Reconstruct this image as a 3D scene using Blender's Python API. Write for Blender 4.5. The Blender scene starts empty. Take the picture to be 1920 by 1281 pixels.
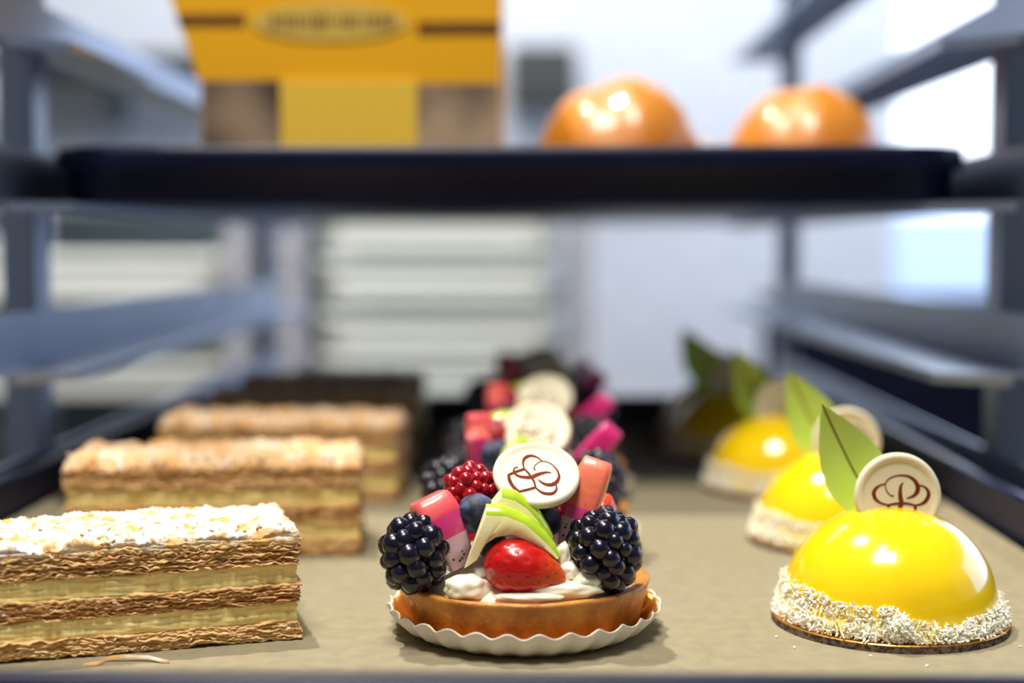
import bpy, bmesh, math, random
from mathutils import Vector, Matrix, Euler, noise
PI = math.pi
S = bpy.context.scene
COL = S.collection
CM = 0.01
R = math.radians

# ------------------------------------------------------------------ camera, world, light, exposure
cam_d = bpy.data.cameras.new('camera'); cam = bpy.data.objects.new('camera', cam_d); COL.objects.link(cam)
F = 2667.0
cam_d.sensor_width = 36.0; cam_d.lens = F / 1920 * 36
pitch = math.atan(180.5 / F); yaw = math.atan(45 / F * math.cos(pitch))
cam.location = (0, 0, 13 * CM)
cam.rotation_euler = (PI / 2 - pitch, 0, yaw)
cam_d.clip_start = 0.01; cam_d.clip_end = 60
cam_d.dof.use_dof = True; cam_d.dof.focus_distance = 0.462; cam_d.dof.aperture_fstop = 3.7
S.camera = cam

w = bpy.data.worlds.new('World'); S.world = w; w.use_nodes = True
bg = w.node_tree.nodes['Background']; bg.inputs[0].default_value = (0.78, 0.86, 1.0, 1); bg.inputs[1].default_value = 0.11

def lamp(name, kind, loc, target, energy, color, **kw):
    d = bpy.data.lights.new(name, kind); d.energy = energy; d.color = color
    for k, v in kw.items(): setattr(d, k, v)
    o = bpy.data.objects.new(name, d); COL.objects.link(o)
    o.location = [c * CM for c in loc]
    o.rotation_euler = (Vector(target) - Vector(loc)).to_track_quat('-Z', 'Y').to_euler()
    return o
lamp('ceiling_spotlight', 'SPOT', (-40, 88, 150), (-2, 56, 0), 90, (1.0, 0.94, 0.84), spot_size=R(50), spot_blend=0.5, shadow_soft_size=0.025)
lamp('pastry_fill_spot', 'SPOT', (-8, 38, 155), (0, 52, 0), 18, (1.0, 0.93, 0.82), spot_size=R(44), spot_blend=0.6, shadow_soft_size=0.05)  # added fill over the pastries, stands for no real fixture
lamp('tub_fill_spot', 'SPOT', (-30, 120, 186), (-46, 226, 0), 290, (0.95, 0.97, 1.0), spot_size=R(46), spot_blend=0.6, shadow_soft_size=0.08)  # added fill aimed at the background tubs to brighten their fronts
lamp('back_wall_fill', 'AREA', (10, 258, 188), (10, 400, -90), 52, (0.93, 0.96, 1.0), shape='RECTANGLE', size=2.6, size_y=1.2)  # unseen area fill, added to lift the back wall; no ceiling panel exists
lamp('front_fill_area', 'AREA', (-22, -12, 215), (0, 66, 5), 50, (1.0, 0.95, 0.88), shape='RECTANGLE', size=0.7, size_y=0.5)  # added front fill for camera-facing sides of pastries and yellow box
S.view_settings.view_transform = 'Standard'; S.view_settings.look = 'None'
S.view_settings.gamma = 1; S.view_settings.use_curve_mapping = False
S.view_settings.exposure = 0.1
S.cycles.max_bounces = 8

# ------------------------------------------------------------------ materials
def srgb(r, g, b):
    f = lambda c: (c / 255) / 12.92 if c / 255 <= 0.04045 else ((c / 255 + 0.055) / 1.055) ** 2.4
    return (f(r), f(g), f(b), 1)

def mat(name, col, rough=0.6, col2=None, scale=5.0, contrast=(0.35, 0.65), stretch=(1, 1, 1), bump=0.0, bscale=20.0, bdist=0.001,
        metal=0.0, coat=0.0, sss=0.0, emit=None, estr=0.0, spec=0.5, detail=4.0, transmission=0.0, ior=1.45, bstretch=(1, 1, 1), ssr=0.004):
    m = bpy.data.materials.new(name); m.use_nodes = True
    nt = m.node_tree; b = nt.nodes['Principled BSDF']
    b.inputs['Base Color'].default_value = col
    b.inputs['Roughness'].default_value = rough
    b.inputs['Metallic'].default_value = metal
    b.inputs['Coat Weight'].default_value = coat
    b.inputs['Coat Roughness'].default_value = 0.06
    b.inputs['Specular IOR Level'].default_value = spec
    b.inputs['Subsurface Weight'].default_value = sss
    b.inputs['Subsurface Scale'].default_value = ssr
    b.inputs['Transmission Weight'].default_value = transmission
    b.inputs['IOR'].default_value = ior
    if emit:
        b.inputs['Emission Color'].default_value = emit; b.inputs['Emission Strength'].default_value = estr
    tc = nt.nodes.new('ShaderNodeTexCoord')
    if col2:
        mp = nt.nodes.new('ShaderNodeMapping'); mp.inputs['Scale'].default_value = stretch
        nz = nt.nodes.new('ShaderNodeTexNoise'); nz.inputs['Scale'].default_value = scale * 10; nz.inputs['Detail'].default_value = detail
        cr = nt.nodes.new('ShaderNodeValToRGB')
        cr.color_ramp.elements[0].position = contrast[0]; cr.color_ramp.elements[0].color = col
        cr.color_ramp.elements[1].position = contrast[1]; cr.color_ramp.elements[1].color = col2
        nt.links.new(tc.outputs['Object'], mp.inputs[0]); nt.links.new(mp.outputs[0], nz.inputs['Vector'])
        nt.links.new(nz.outputs['Fac'], cr.inputs[0]); nt.links.new(cr.outputs[0], b.inputs['Base Color'])
    if bump:
        mp = nt.nodes.new('ShaderNodeMapping'); mp.inputs['Scale'].default_value = bstretch
        nz = nt.nodes.new('ShaderNodeTexNoise'); nz.inputs['Scale'].default_value = bscale * 10; nz.inputs['Detail'].default_value = 5
        bp = nt.nodes.new('ShaderNodeBump'); bp.inputs['Strength'].default_value = bump; bp.inputs['Distance'].default_value = bdist
        nt.links.new(tc.outputs['Object'], mp.inputs[0]); nt.links.new(mp.outputs[0], nz.inputs['Vector'])
        nt.links.new(nz.outputs['Fac'], bp.inputs['Height']); nt.links.new(bp.outputs[0], b.inputs['Normal'])
    return m
# noise scales are per 10 cm (object coordinates are metres)
alu = mat('brushed aluminium', (0.36, 0.42, 0.55, 1), 0.36, (0.30, 0.36, 0.48, 1), 0.6, metal=0.85)
pan_m = mat('dark non-stick pan steel', srgb(10, 15, 42), 0.36, srgb(14, 20, 48), 3, metal=0.0, spec=0.3, bump=0.1, bscale=30, bdist=0.0003)
paper_m = mat('kraft baking paper', srgb(140, 131, 106), 0.85, srgb(149, 140, 114), 14, bump=0.35, bscale=20, bdist=0.0006, spec=0.2)
crust_m = mat('baked shortcrust', srgb(158, 90, 20), 0.5, srgb(216, 148, 62), 10, (0.3, 0.72), detail=8, bump=0.9, bscale=26, bdist=0.001, sss=0.03, coat=0.15)
cream_m = mat('pastry cream', srgb(255, 247, 222), 0.32, sss=0.12, coat=0.25)
card_w = mat('white card', srgb(232, 228, 220), 0.6)
gold_m = mat('gold foil card', srgb(214, 150, 60), 0.28, srgb(226, 164, 70), 5, metal=0.75, bump=0.12, bscale=14, bdist=0.0005)
edge_m = mat('corrugated card edge', srgb(120, 98, 80), 0.9, srgb(62, 50, 42), 45, (0.42, 0.58), stretch=(1, 1, 1.5), detail=1)
coin_m = mat('white chocolate', srgb(232, 224, 194), 0.5, sss=0.1, spec=0.3)
logo_m = mat('brown cocoa print', srgb(104, 40, 20), 0.75, srgb(122, 54, 30), 60, spec=0.1)
leaf_m = mat('green tinted chocolate', srgb(186, 216, 84), 0.34, srgb(200, 226, 110), 2.5, coat=0.2)
vein_m = mat('brown leaf vein', srgb(112, 84, 22), 0.5)
glaze_m = mat('yellow mirror glaze', srgb(250, 208, 12), 0.17, srgb(253, 214, 22), 4, coat=0.7, sss=0.05, spec=0.45)
coco_m = mat('shredded coconut', srgb(255, 253, 240), 0.5, srgb(255, 238, 150), 10, (0.55, 0.75))
coco2_m = mat('coconut soaked with yellow glaze', srgb(250, 218, 80), 0.5, srgb(255, 246, 190), 18, (0.4, 0.6), bump=0.8, bscale=30, bdist=0.001)
bb_m = mat('blackberry drupelets', srgb(12, 12, 26), 0.24, srgb(30, 22, 46), 3, (0.4, 0.8), coat=0.35, bump=0.25, bscale=50, bdist=0.0004)
rasp_m = mat('raspberry drupelets', srgb(138, 4, 24), 0.22, srgb(176, 14, 34), 5, coat=0.4, sss=0.12, bump=0.2, bscale=40, bdist=0.0004)
blue_m = mat('blueberry skin with bloom', srgb(20, 26, 50), 0.55, srgb(96, 110, 146), 18, (0.42, 0.68), detail=8, bump=0.3, bscale=60, bdist=0.0003)
straw_m = mat('strawberry flesh', srgb(180, 4, 10), 0.33, srgb(196, 18, 12), 6, coat=0.3, sss=0.05, bump=0.4, bscale=22, bdist=0.0006)
def end_tint(m, col, x0, x1):   # the unripe, paler end of the fruit
    nt = m.node_tree; b = nt.nodes['Principled BSDF']; src = b.inputs['Base Color'].links[0].from_socket
    tc = nt.nodes.new('ShaderNodeTexCoord'); sp = nt.nodes.new('ShaderNodeSeparateXYZ'); mr = nt.nodes.new('ShaderNodeMapRange')
    mr.inputs['From Min'].default_value = x0; mr.inputs['From Max'].default_value = x1
    mx = nt.nodes.new('ShaderNodeMix'); mx.data_type = 'RGBA'; mx.inputs[7].default_value = col
    nt.links.new(tc.outputs['Object'], sp.inputs[0]); nt.links.new(sp.outputs['X'], mr.inputs['Value']); nt.links.new(mr.outputs[0], mx.inputs[0])
    nt.links.new(src, mx.inputs[6]); nt.links.new(mx.outputs[2], b.inputs['Base Color'])
end_tint(straw_m, srgb(214, 84, 18), 0.004, 0.0125)
seed_m = mat('strawberry seeds', srgb(98, 30, 8), 0.5)
blk_m = mat('black seeds', srgb(10, 9, 12), 0.3)
apple_m = mat('green apple skin', srgb(164, 198, 24), 0.25, srgb(196, 220, 60), 5, stretch=(1, 1, 3), coat=0.5)
aflesh_m = mat('apple flesh', srgb(250, 238, 166), 0.4, srgb(255, 249, 206), 6, sss=0.15, coat=0.3, bump=0.2, bscale=20)
dskin_m = mat('dragon fruit rind orange', srgb(226, 128, 76), 0.35, srgb(232, 96, 92), 4, coat=0.35, sss=0.08, bump=0.3, bscale=16)
dsalm_m = mat('dragon fruit rind salmon', srgb(228, 104, 82), 0.35, srgb(224, 58, 96), 2.2, (0.4, 0.6), coat=0.35, sss=0.08, bump=0.3, bscale=16)
dpink_m = mat('dragon fruit rind magenta', srgb(208, 22, 108), 0.3, srgb(226, 70, 140), 5, coat=0.4, sss=0.1)
dflesh_m = mat('dragon fruit flesh', srgb(206, 190, 194), 0.35, srgb(222, 176, 196), 5, sss=0.25, coat=0.3)
flake_m = mat('puff pastry flakes', srgb(218, 174, 112), 0.75, srgb(250, 214, 156), 12, (0.3, 0.7), stretch=(1, 1, 4), bump=0.5, bscale=20, bdist=0.0008)
flake2_m = mat('dark puff pastry flakes', srgb(182, 130, 76), 0.8, srgb(218, 168, 108), 12, (0.3, 0.7), bump=0.5, bscale=20, bdist=0.0008)
cust_m = mat('vanilla custard', srgb(255, 228, 148), 0.5, srgb(255, 234, 164), 8, stretch=(0.6, 0.6, 3), bump=0.45, bscale=7, bdist=0.0009, bstretch=(0.5, 0.5, 4), sss=0.1)
sugar2_m = mat('baked top with thin sugar', srgb(232, 214, 192), 0.8, srgb(218, 168, 104), 9, (0.38, 0.60), bump=0.7, bscale=20, bdist=0.0014, detail=8)
sugar_m = mat('icing sugar over baked top', srgb(240, 236, 230), 0.8, srgb(226, 172, 104), 14, (0.48, 0.60), bump=0.7, bscale=26, bdist=0.0012, detail=8)
chip_m = mat('golden pastry chips', srgb(232, 182, 112), 0.7, srgb(250, 240, 224), 10, (0.45, 0.6))
bun_m = mat('glazed brioche crust', srgb(208, 136, 30), 0.4, srgb(176, 98, 26), 0.6, coat=0.35, bump=0.05)
box_m = mat('yellow printed card', srgb(250, 184, 6), 0.55, srgb(244, 176, 6), 0.5)
box2_m = mat('pale yellow card', srgb(252, 206, 70), 0.55)
brown_m = mat('brown print', srgb(112, 68, 16), 0.6)
badge_m = mat('cream print', srgb(222, 186, 84), 0.6)
photo_m = mat('printed food picture', srgb(78, 66, 56), 0.5, srgb(188, 160, 130), 1.6, (0.38, 0.62), detail=1.5)
wall_m = mat('white glazed wall tile', srgb(226, 229, 236), 0.4)
floor_m = mat('grey floor tile', srgb(120, 122, 124), 0.5, srgb(130, 132, 134), 0.3)
cab_m = mat('grey green cabinet', srgb(52, 62, 64), 0.5)
tub_m = mat('off-white plastic', srgb(226, 227, 216), 0.5)
rack2_m = mat('dull grey steel', srgb(168, 165, 170), 0.5, metal=0.3)
navy_m = mat('navy painted counter', srgb(14, 18, 40), 0.9, spec=0.05)
tan_m = mat('mustard card', srgb(150, 122, 52), 0.7)
dark_m = mat('dark grey plastic', srgb(92, 94, 92), 0.6)
frame_m = mat('white window frame', srgb(224, 230, 240), 0.4)
day_m = mat('bright daylit pane', (0.9, 0.94, 1, 1), 0.3, emit=(0.86, 0.92, 1.0, 1), estr=1.5)
day2_m = mat('blue sky pane', (0.7, 0.8, 1, 1), 0.3, emit=(0.38, 0.60, 1.0, 1), estr=3.6)
dayb_m = mat('blue daylit pane', (0.6, 0.7, 0.9, 1), 0.3, emit=(0.36, 0.52, 0.78, 1), estr=0.75)
def tile_bump(m):
    nt = m.node_tree; b = nt.nodes['Principled BSDF']
    tc = nt.nodes.new('ShaderNodeTexCoord'); sp = nt.nodes.new('ShaderNodeSeparateXYZ'); cb = nt.nodes.new('ShaderNodeCombineXYZ')
    br = nt.nodes.new('ShaderNodeTexBrick'); br.inputs['Scale'].default_value = 1.0
    br.inputs['Brick Width'].default_value = 0.15; br.inputs['Row Height'].default_value = 0.075; br.inputs['Mortar Size'].default_value = 0.003
    br.inputs['Color1'].default_value = srgb(228, 231, 238); br.inputs['Color2'].default_value = srgb(224, 227, 234); br.inputs['Mortar'].default_value = srgb(205, 207, 212)
    nt.links.new(tc.outputs['Object'], sp.inputs[0]); nt.links.new(sp.outputs['X'], cb.inputs['X']); nt.links.new(sp.outputs['Z'], cb.inputs['Y'])
    nt.links.new(cb.outputs[0], br.inputs['Vector']); nt.links.new(br.outputs['Color'], b.inputs['Base Color'])
tile_bump(wall_m)

# ------------------------------------------------------------------ helpers (geometry in centimetres)
def O(name, bm, m, parent=None, smooth=False, loc=None, rot=None):
    for v in bm.verts: v.co *= CM
    me = bpy.data.meshes.new(name); bm.to_mesh(me); bm.free()
    for x in (m if isinstance(m, (list, tuple)) else [m]): me.materials.append(x)
    if smooth:
        for p in me.polygons: p.use_smooth = True
    o = bpy.data.objects.new(name, me); COL.objects.link(o)
    if parent: o.parent = parent
    if loc is not None: o.location = [c * CM for c in loc]
    if rot is not None: o.rotation_euler = rot
    return o

def E_(name, loc, rz=0):
    o = bpy.data.objects.new(name, None); COL.objects.link(o)
    o.location = [c * CM for c in loc]; o.rotation_euler = (0, 0, rz); o.empty_display_size = 0.01
    return o

def tag(o, label=None, cat=None, group=None, kind=None):
    if label: o['label'] = label
    if cat: o['category'] = cat
    if group: o['group'] = group
    if kind: o['kind'] = kind
    return o

def kids(o): return [c for c in bpy.data.objects if c.parent == o]
def dup(o, parent=None):
    c = o.copy(); COL.objects.link(c)
    if parent: c.parent = parent
    for ch in kids(o):
        if ch != c: dup(ch, c)
    return c
def copy_thing(o, loc, rz, label, scale=None):
    c = dup(o); c.location = [v * CM for v in loc]; c.rotation_euler = (0, 0, rz)
    if scale: c.scale = scale
    c['label'] = label
    return c

def box(bm, x0, x1, y0, y1, z0, z1, mi=0):
    vs = [bm.verts.new(p) for p in ((x0,y0,z0),(x1,y0,z0),(x1,y1,z0),(x0,y1,z0),(x0,y0,z1),(x1,y0,z1),(x1,y1,z1),(x0,y1,z1))]
    for f in ((0,3,2,1),(4,5,6,7),(0,1,5,4),(1,2,6,5),(2,3,7,6),(3,0,4,7)):
        fc = bm.faces.new([vs[i] for i in f]); fc.material_index = mi
    return vs
def bbox_bm(*a, bev=0.0):
    bm = bmesh.new(); box(bm, *a)
    if bev: bmesh.ops.bevel(bm, geom=bm.edges[:], offset=bev, segments=2, affect='EDGES')
    return bm
def ring_loft(bm, rings, close_start=True, close_end=True, mi=0, loop=True, mis=None):
    vr = [[bm.verts.new(p) for p in r] for r in rings]
    n = len(rings[0])
    for k in range(len(vr) - 1):
        for i in range(n if loop else n - 1):
            j = (i + 1) % n
            f = bm.faces.new((vr[k][i], vr[k][j], vr[k+1][j], vr[k+1][i])); f.material_index = mis[k] if mis else mi
    if close_start: f = bm.faces.new(list(reversed(vr[0]))); f.material_index = mis[0] if mis else mi
    if close_end: f = bm.faces.new(vr[-1]); f.material_index = mis[-1] if mis else mi
    return vr
def rrect(x0, x1, y0, y1, r, z, n=8):
    pts = []
    for cx, cy, a0 in ((x1-r, y1-r, 0), (x0+r, y1-r, 90), (x0+r, y0+r, 180), (x1-r, y0+r, 270)):
        for i in range(n + 1):
            a = R(a0 + 90 * i / n); pts.append((cx + r*math.cos(a), cy + r*math.sin(a), z))
    return pts
def lathe(prof, n=64, mi=0, mis=None, fn=None, bm=None):
    bm = bm or bmesh.new()
    rings = []
    for r, z in prof:
        ring = []
        for i in range(n):
            a = 2*PI*i/n; p = Vector((r*math.cos(a), r*math.sin(a), z))
            if fn: p = fn(p, a, r, z)
            ring.append(p)
        rings.append(ring)
    ring_loft(bm, rings, prof[0][0] > 0, prof[-1][0] > 0, mi, True, mis)
    bmesh.ops.remove_doubles(bm, verts=bm.verts[:], dist=1e-4)
    return bm
def sphere(bm, c, r, sc=(1, 1, 1), sub=2, mi=0, rot=None, fn=None):
    mx = Matrix.Translation(c) @ (rot.to_matrix().to_4x4() if rot else Matrix()) @ Matrix.Diagonal((*sc, 1))
    g = bmesh.ops.create_icosphere(bm, subdivisions=sub, radius=r)
    for v in g['verts']:
        if fn: v.co = fn(v.co.copy())
        v.co = mx @ v.co
    fs = {f for v in g['verts'] for f in v.link_faces}
    for f in fs: f.material_index = mi
    return g['verts']
def nz(x, y=0, z=0): return noise.noise(Vector((x, y, z)))
def struct(o): o['kind'] = 'structure'; return o

# ------------------------------------------------------------------ the room
struct(O('floor', bbox_bm(-260, 260, -200, 332, -102, -100), floor_m))
struct(O('wall_left', bbox_bm(-262, -258, -60, 332, -100, 190), mat('grey painted wall', srgb(120, 124, 130), 0.7)))
bm = bmesh.new(); box(bm, -260, 80, 330, 336, -100, 190); box(bm, 80, 240, 330, 336, -100, -22); box(bm, 80, 240, 330, 336, 150, 190); box(bm, 240, 262, 330, 336, -100, 190)
struct(O('wall_back', bm, wall_m))
bm = bmesh.new(); box(bm, 258, 262, -60, 60, -100, 190); box(bm, 258, 262, 60, 330, -100, -12); box(bm, 258, 262, 60, 330, 150, 190)
struct(O('wall_right', bm, wall_m))
def window(name, ax, a0, a1, z0, z1, zs, pos):
    # ax 0: lies in x (back wall), 1: lies in y (right wall)
    fr = bmesh.new(); up = bmesh.new(); lo = bmesh.new()
    def b(bm, u0, u1, w0, w1, d0, d1):
        if ax == 0: box(bm, u0, u1, pos+d0, pos+d1, w0, w1)
        else: box(bm, pos+d0, pos+d1, u0, u1, w0, w1)
    t = 3
    b(fr, a0, a0+t, z0, z1, 0, 4); b(fr, a1-t, a1, z0, z1, 0, 4); b(fr, a0+t, a1-t, z0, z0+t, 0, 4); b(fr, a0+t, a1-t, z1-t, z1, 0, 4)
    b(up, a0+t, a1-t, zs, z1-t, 1.6, 2.2); b(lo, a0+t, a1-t, z0+t, zs, 1.6, 2.2)
    o = struct(O(name, fr, frame_m)); O('upper_pane', up, day_m if ax == 0 else day2_m, o); O('lower_pane', lo, dayb_m, o)
window('window_1', 0, 80, 240, -22, 150, 20, 330)
window('window_2', 1, 60, 330, -12, 150, 20, 258)

# cupboard, tub racks and bits far behind
bm = bmesh.new(); box(bm, -180, 3, 296, 329, -100, 20)
o = tag(O('cabinet', bm, cab_m), 'grey-green cabinet in the blurred background, behind the white tub racks', 'cabinet')
for k, x in enumerate((-178, -118, -58)):
    d = O('door', bbox_bm(x, x+57, 294.4, 296, -96, 17, bev=0.4), cab_m, o)
    O('handle', bbox_bm(x+50, x+52, 292.5, 294.4, 0, 12, bev=0.3), alu, d)
def tub_mesh(x0, x1, z0, h):
    bm = bmesh.new(); y0, y1 = 222, 270
    def rg(off, z): return [(px, py - 1.8*math.sin(PI*(px-x0+2)/(x1-x0+4)) if py < 240 else py, z) for px, py, z in rrect(x0+off, x1-off, y0+off, y1-off, 4, z, 5)]
    ring_loft(bm, [rg(1.2, 0), rg(0, h-1), rg(-.6, h-1), rg(-.6, h), rg(.6, h), rg(1.6, 0.4)])
    bmesh.ops.translate(bm, verts=bm.verts[:], vec=(0, 0, z0)); return bm
def shelf_rack(name, x0, x1, label):
    r = E_(name, (0, 0, -100))
    for x in (x0, x1):
        for y in (219, 274):
            O('post', bbox_bm(x-1.5, x+1.5, y-1.5, y+1.5, 0, 120, bev=0.2), rack2_m, r)
    for z in (-15.2, -7.9, -0.5, 7.3, 15.2):
        for x, s in ((x0, 1), (x1, -1)):
            bm = bmesh.new()
            ring_loft(bm, [[(x+s*1.5, y, 100+z-2.9), (x+s*3.4, y, 100+z-2.9), (x+s*3.4, y, 100+z-2.7), (x+s*1.7, y, 100+z-2.7), (x+s*1.7, y, 100+z-.5), (x+s*1.5, y, 100+z-.5)] for y in (219, 274)])
            bmesh.ops.recalc_face_normals(bm, faces=bm.faces[:])
            O('rail', bm, rack2_m, r)
    tag(r, label, 'rack')
    return r
shelf_rack('storage_rack', -37.5, 7, 'out-of-focus storage rack behind the pastry rack, holding four long white tubs')
shelf_rack('storage_rack', -96, -46, 'out-of-focus storage rack at far left behind the blue side rail')
for k, (z, h) in enumerate(((-10.6, 6.4), (-3.2, 5.6), (4.6, 6.2), (12.5, 5.8))):
    o = O('plastic_tub', tub_mesh(-34.9, 4.5, z, h), tub_m, smooth=False)
    tag(o, 'long off-white plastic tub in the middle background rack, ' + ('lowest of its stack', 'second from the bottom', 'third from the bottom', 'topmost, just under the upper black pan')[k], 'tub', 'white tubs in the background racks')
for k, (z, h) in enumerate(((-10.6, 5.2), (4.6, 6.6))):
    o = O('plastic_tub', tub_mesh(-93.3, -48.7, z, h), tub_m)
    tag(o, ('off-white tub in the far left rack, seen below the blue side rail', 'off-white tub in the far left rack, seen above the blue side rail')[k], 'tub', 'white tubs in the background racks')
# counter on the right
o = tag(O('counter', bbox_bm(46, 120, 92, 290, -100, 1, bev=0.5), navy_m), 'dark navy counter at the right beyond the pan rim', 'counter')
O('worktop', bbox_bm(45, 121, 91, 291, 1, 3, bev=0.3), navy_m, o)
o = tag(O('cardboard_box', bbox_bm(37.4, 45.4, 92, 112, -22, -1.5, bev=0.2), tan_m), 'mustard-brown carton at the right edge beside the navy counter', 'box')
o2 = O('box_flap', bbox_bm(37.6, 45.2, 92.2, 101, -1.5, -1.2), tan_m, o)
o = tag(O('stool', bbox_bm(36, 45.7, 91, 114, -24, -22, bev=0.3), dark_m), 'low dark stand carrying the mustard carton beside the counter', 'stand')
for x in (36.5, 44):
    for y in (91, 112): O('leg', bbox_bm(x, x+1, y, y+1, -100, -24), dark_m, o)
o = tag(O('wall_unit', bbox_bm(-6, 9, 316, 329.5, 44, 57, bev=0.8), dark_m), 'dark grey unit on the far wall between yellow box and bun', 'wall unit')
O('front_grille', bbox_bm(-4.5, 7.5, 315.4, 316, 45.5, 55.5, bev=0.2), mat('grey grille', srgb(70, 72, 72), 0.6), o)
# shelf with pale jars at upper left
o = tag(O('wall_shelf', bbox_bm(-120, -62, 300, 329.5, 51, 53.5, bev=0.3), dark_m), 'dark shelf on the far wall at upper left behind the rail', 'shelf')
O('bracket', bbox_bm(-96, -94, 304, 329.5, 40, 51), dark_m, o)

# ------------------------------------------------------------------ speed rack holding the two pans
XL, XR = -25.6, 23.5
rk = E_('pan_rack', ((XL+XR)/2, 104, -100)); tag(rk, 'aluminium bakery pan rack with angled side ledges holding two black pans', 'rack')
cx = (XL+XR)/2
def ro(x): return x - cx
for sx, xw in ((-1, XL), (1, XR)):
    for y0, y1 in ((72.4, 74.8), (137, 139.4)):
        a, b_ = sorted((xw, xw + sx*1.7))
        O('post', bbox_bm(ro(a), ro(b_), y0-104, y1-104, 0, 178, bev=0.12), alu, rk)
LED = (-0.22, 7.0, 15.04, 22.6, 30.8, 38.6, -8.0, -15.8)
for sx, xw in ((-1, XL), (1, XR)):
    for z in LED:
        bm = bmesh.new()
        s = -sx
        # section of the ledge, lofted front to back; wide front corner cut
        sec = [(0, 2.7), (0.18, 2.7), (0.18, 0.0), (3.6, 0.0), (3.6, -0.5), (3.45, -0.5), (3.45, -0.16), (0.0, -0.16)]
        rings = []
        for y, k in ((65.5, 0.35), (67.6, 1.0), (139.4, 1.0)):
            rings.append([(ro(xw + s*(u if sx < 0 or u < 1 else u + 1.0)*(k if u > 0.5 else 1)), y-104, 100 + z + w) for u, w in sec])
        ring_loft(bm, rings)
        bmesh.ops.recalc_face_normals(bm, faces=bm.faces[:])
        O('side_ledge', bm, alu, rk)
for y in (72.6, 137.2):
    for z in ((174, 8) if y > 100 else (8,)): O('cross_bar', bbox_bm(ro(XL), ro(XR), y-104, y-102, z, z+3, bev=0.1), alu, rk)
for x in (XL-0.9, XR+0.9):
    for y in (73.6, 138.2):
        bm = bmesh.new(); 
        g = bmesh.ops.create_cone(bm, cap_ends=True, segments=24, radius1=3.5, radius2=3.5, depth=2.2)
        bmesh.ops.rotate(bm, verts=bm.verts[:], matrix=Matrix.Rotation(PI/2, 3, 'Y'))
        bmesh.ops.translate(bm, verts=bm.verts[:], vec=(ro(x), y-104, 3.5))
        O('caster', bm, dark_m, rk)
# posts start above the casters is hidden below the frame

# ------------------------------------------------------------------ sheet pans (46 x 66.5 cm)
def pan():
    bm = bmesh.new(); W, L = 46.0, 66.6
    r = lambda ins, z, rr: rrect(-W/2+ins, W/2-ins, ins, L-ins, rr, z, 10)
    rings = [r(0.95, 0, 2.4), r(0.7, 0.12, 2.6), r(0.5, 1.5, 3.0), r(0.4, 1.7, 3.1), r(0.05, 1.65, 3.3), r(0, 2.1, 3.4), r(0.05, 2.5, 3.3), r(0.2, 2.6, 3.2),
             r(0.7, 2.6, 3.0), r(0.85, 2.5, 2.9), r(1.05, 0.3, 2.6), r(1.3, 0.16, 2.3)]
    ring_loft(bm, rings)
    return bm
p1 = O('sheet_pan', pan(), pan_m, loc=(-1.9, 34.1, -0.22)); tag(p1, 'black sheet pan lined with brown paper, carrying all the pastries', 'baking tray', 'black sheet pans on the rack')
for p in p1.data.polygons: p.use_smooth = True
md = p1.modifiers.new('e', 'EDGE_SPLIT'); md.split_angle = R(50)
p2 = p1.copy(); COL.objects.link(p2); p2.location = Vector((-1.45, 70.3, 15.04)) * CM; p2.scale = (1.01, 1, 1.1)
p2['label'] = 'upper black sheet pan seen edge-on, with yellow box and buns on it'
# baking paper
bm = bmesh.new(); W, L = 43.3, 63.8; NX, NY = 70, 90
def pz(x, y):
    e = max(0, (abs(x) - (W/2-1.0))); z = e*e*0.7
    ef = max(0, 1.0 - y) + max(0, y - (L-1.0)); z += ef*ef*0.3
    return z
gt = [[bm.verts.new((-W/2+W*i/NX, L*j/NY, pz(-W/2+W*i/NX, L*j/NY))) for i in range(NX+1)] for j in range(NY+1)]
gb = [[bm.verts.new((v.co.x, v.co.y, v.co.z-0.05)) for v in row] for row in gt]
for j in range(NY):
    for i in range(NX):
        bm.faces.new((gt[j][i], gt[j][i+1], gt[j+1][i+1], gt[j+1][i])); bm.faces.new((gb[j][i], gb[j+1][i], gb[j+1][i+1], gb[j][i+1]))
for i in range(NX):
    bm.faces.new((gb[0][i], gb[0][i+1], gt[0][i+1], gt[0][i])); bm.faces.new((gt[NY][i], gt[NY][i+1], gb[NY][i+1], gb[NY][i]))
for j in range(NY):
    bm.faces.new((gt[j][0], gt[j+1][0], gb[j+1][0], gb[j][0])); bm.faces.new((gb[j][NX], gb[j+1][NX], gt[j+1][NX], gt[j][NX]))
tag(O('baking_paper', bm, paper_m, smooth=False, loc=(-1.95, 35.45, 0)), 'sheet of brown kraft baking paper lining the lower black pan', 'baking paper')

# ------------------------------------------------------------------ chocolate disc with chef-hat emblem
LOGO = [  # (points in px of the emblem drawing, widths)
 ([(915,972),(885,968),(852,935),(830,875),(850,820),(900,785),(980,768),(1070,780),(1130,825),(1158,885),(1145,940),(1100,980),(1040,996)], [14,9,8,8,9,10,12,18,28,36,32,20,5]),
 ([(1015,838),(990,868),(980,925),(982,990),(990,1045),(965,1110),(925,1160),(870,1180),(822,1160),(808,1130),(822,1118)], [4,18,28,34,36,30,22,16,12,10,12]),
 ([(832,852),(772,870),(728,908),(714,950),(730,1000),(778,1040),(850,1062)], [8,14,24,30,26,16,10]),
 ([(1165,862),(1228,885),(1262,930),(1262,975),(1230,1028),(1185,1055),(1130,1068)], [8,14,26,30,26,16,10]),
 ([(850,1066),(920,1052),(990,1047),(1060,1050),(1135,1070)], [14,16,18,16,14]),
 ([(862,1068),(864,1150),(874,1245)], [24,24,22]), ([(1130,1070),(1128,1150),(1120,1245)], [22,22,20]),
 ([(868,1240),(930,1262),(1000,1270),(1065,1262),(1126,1240)], [20,26,28,26,20])]
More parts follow.
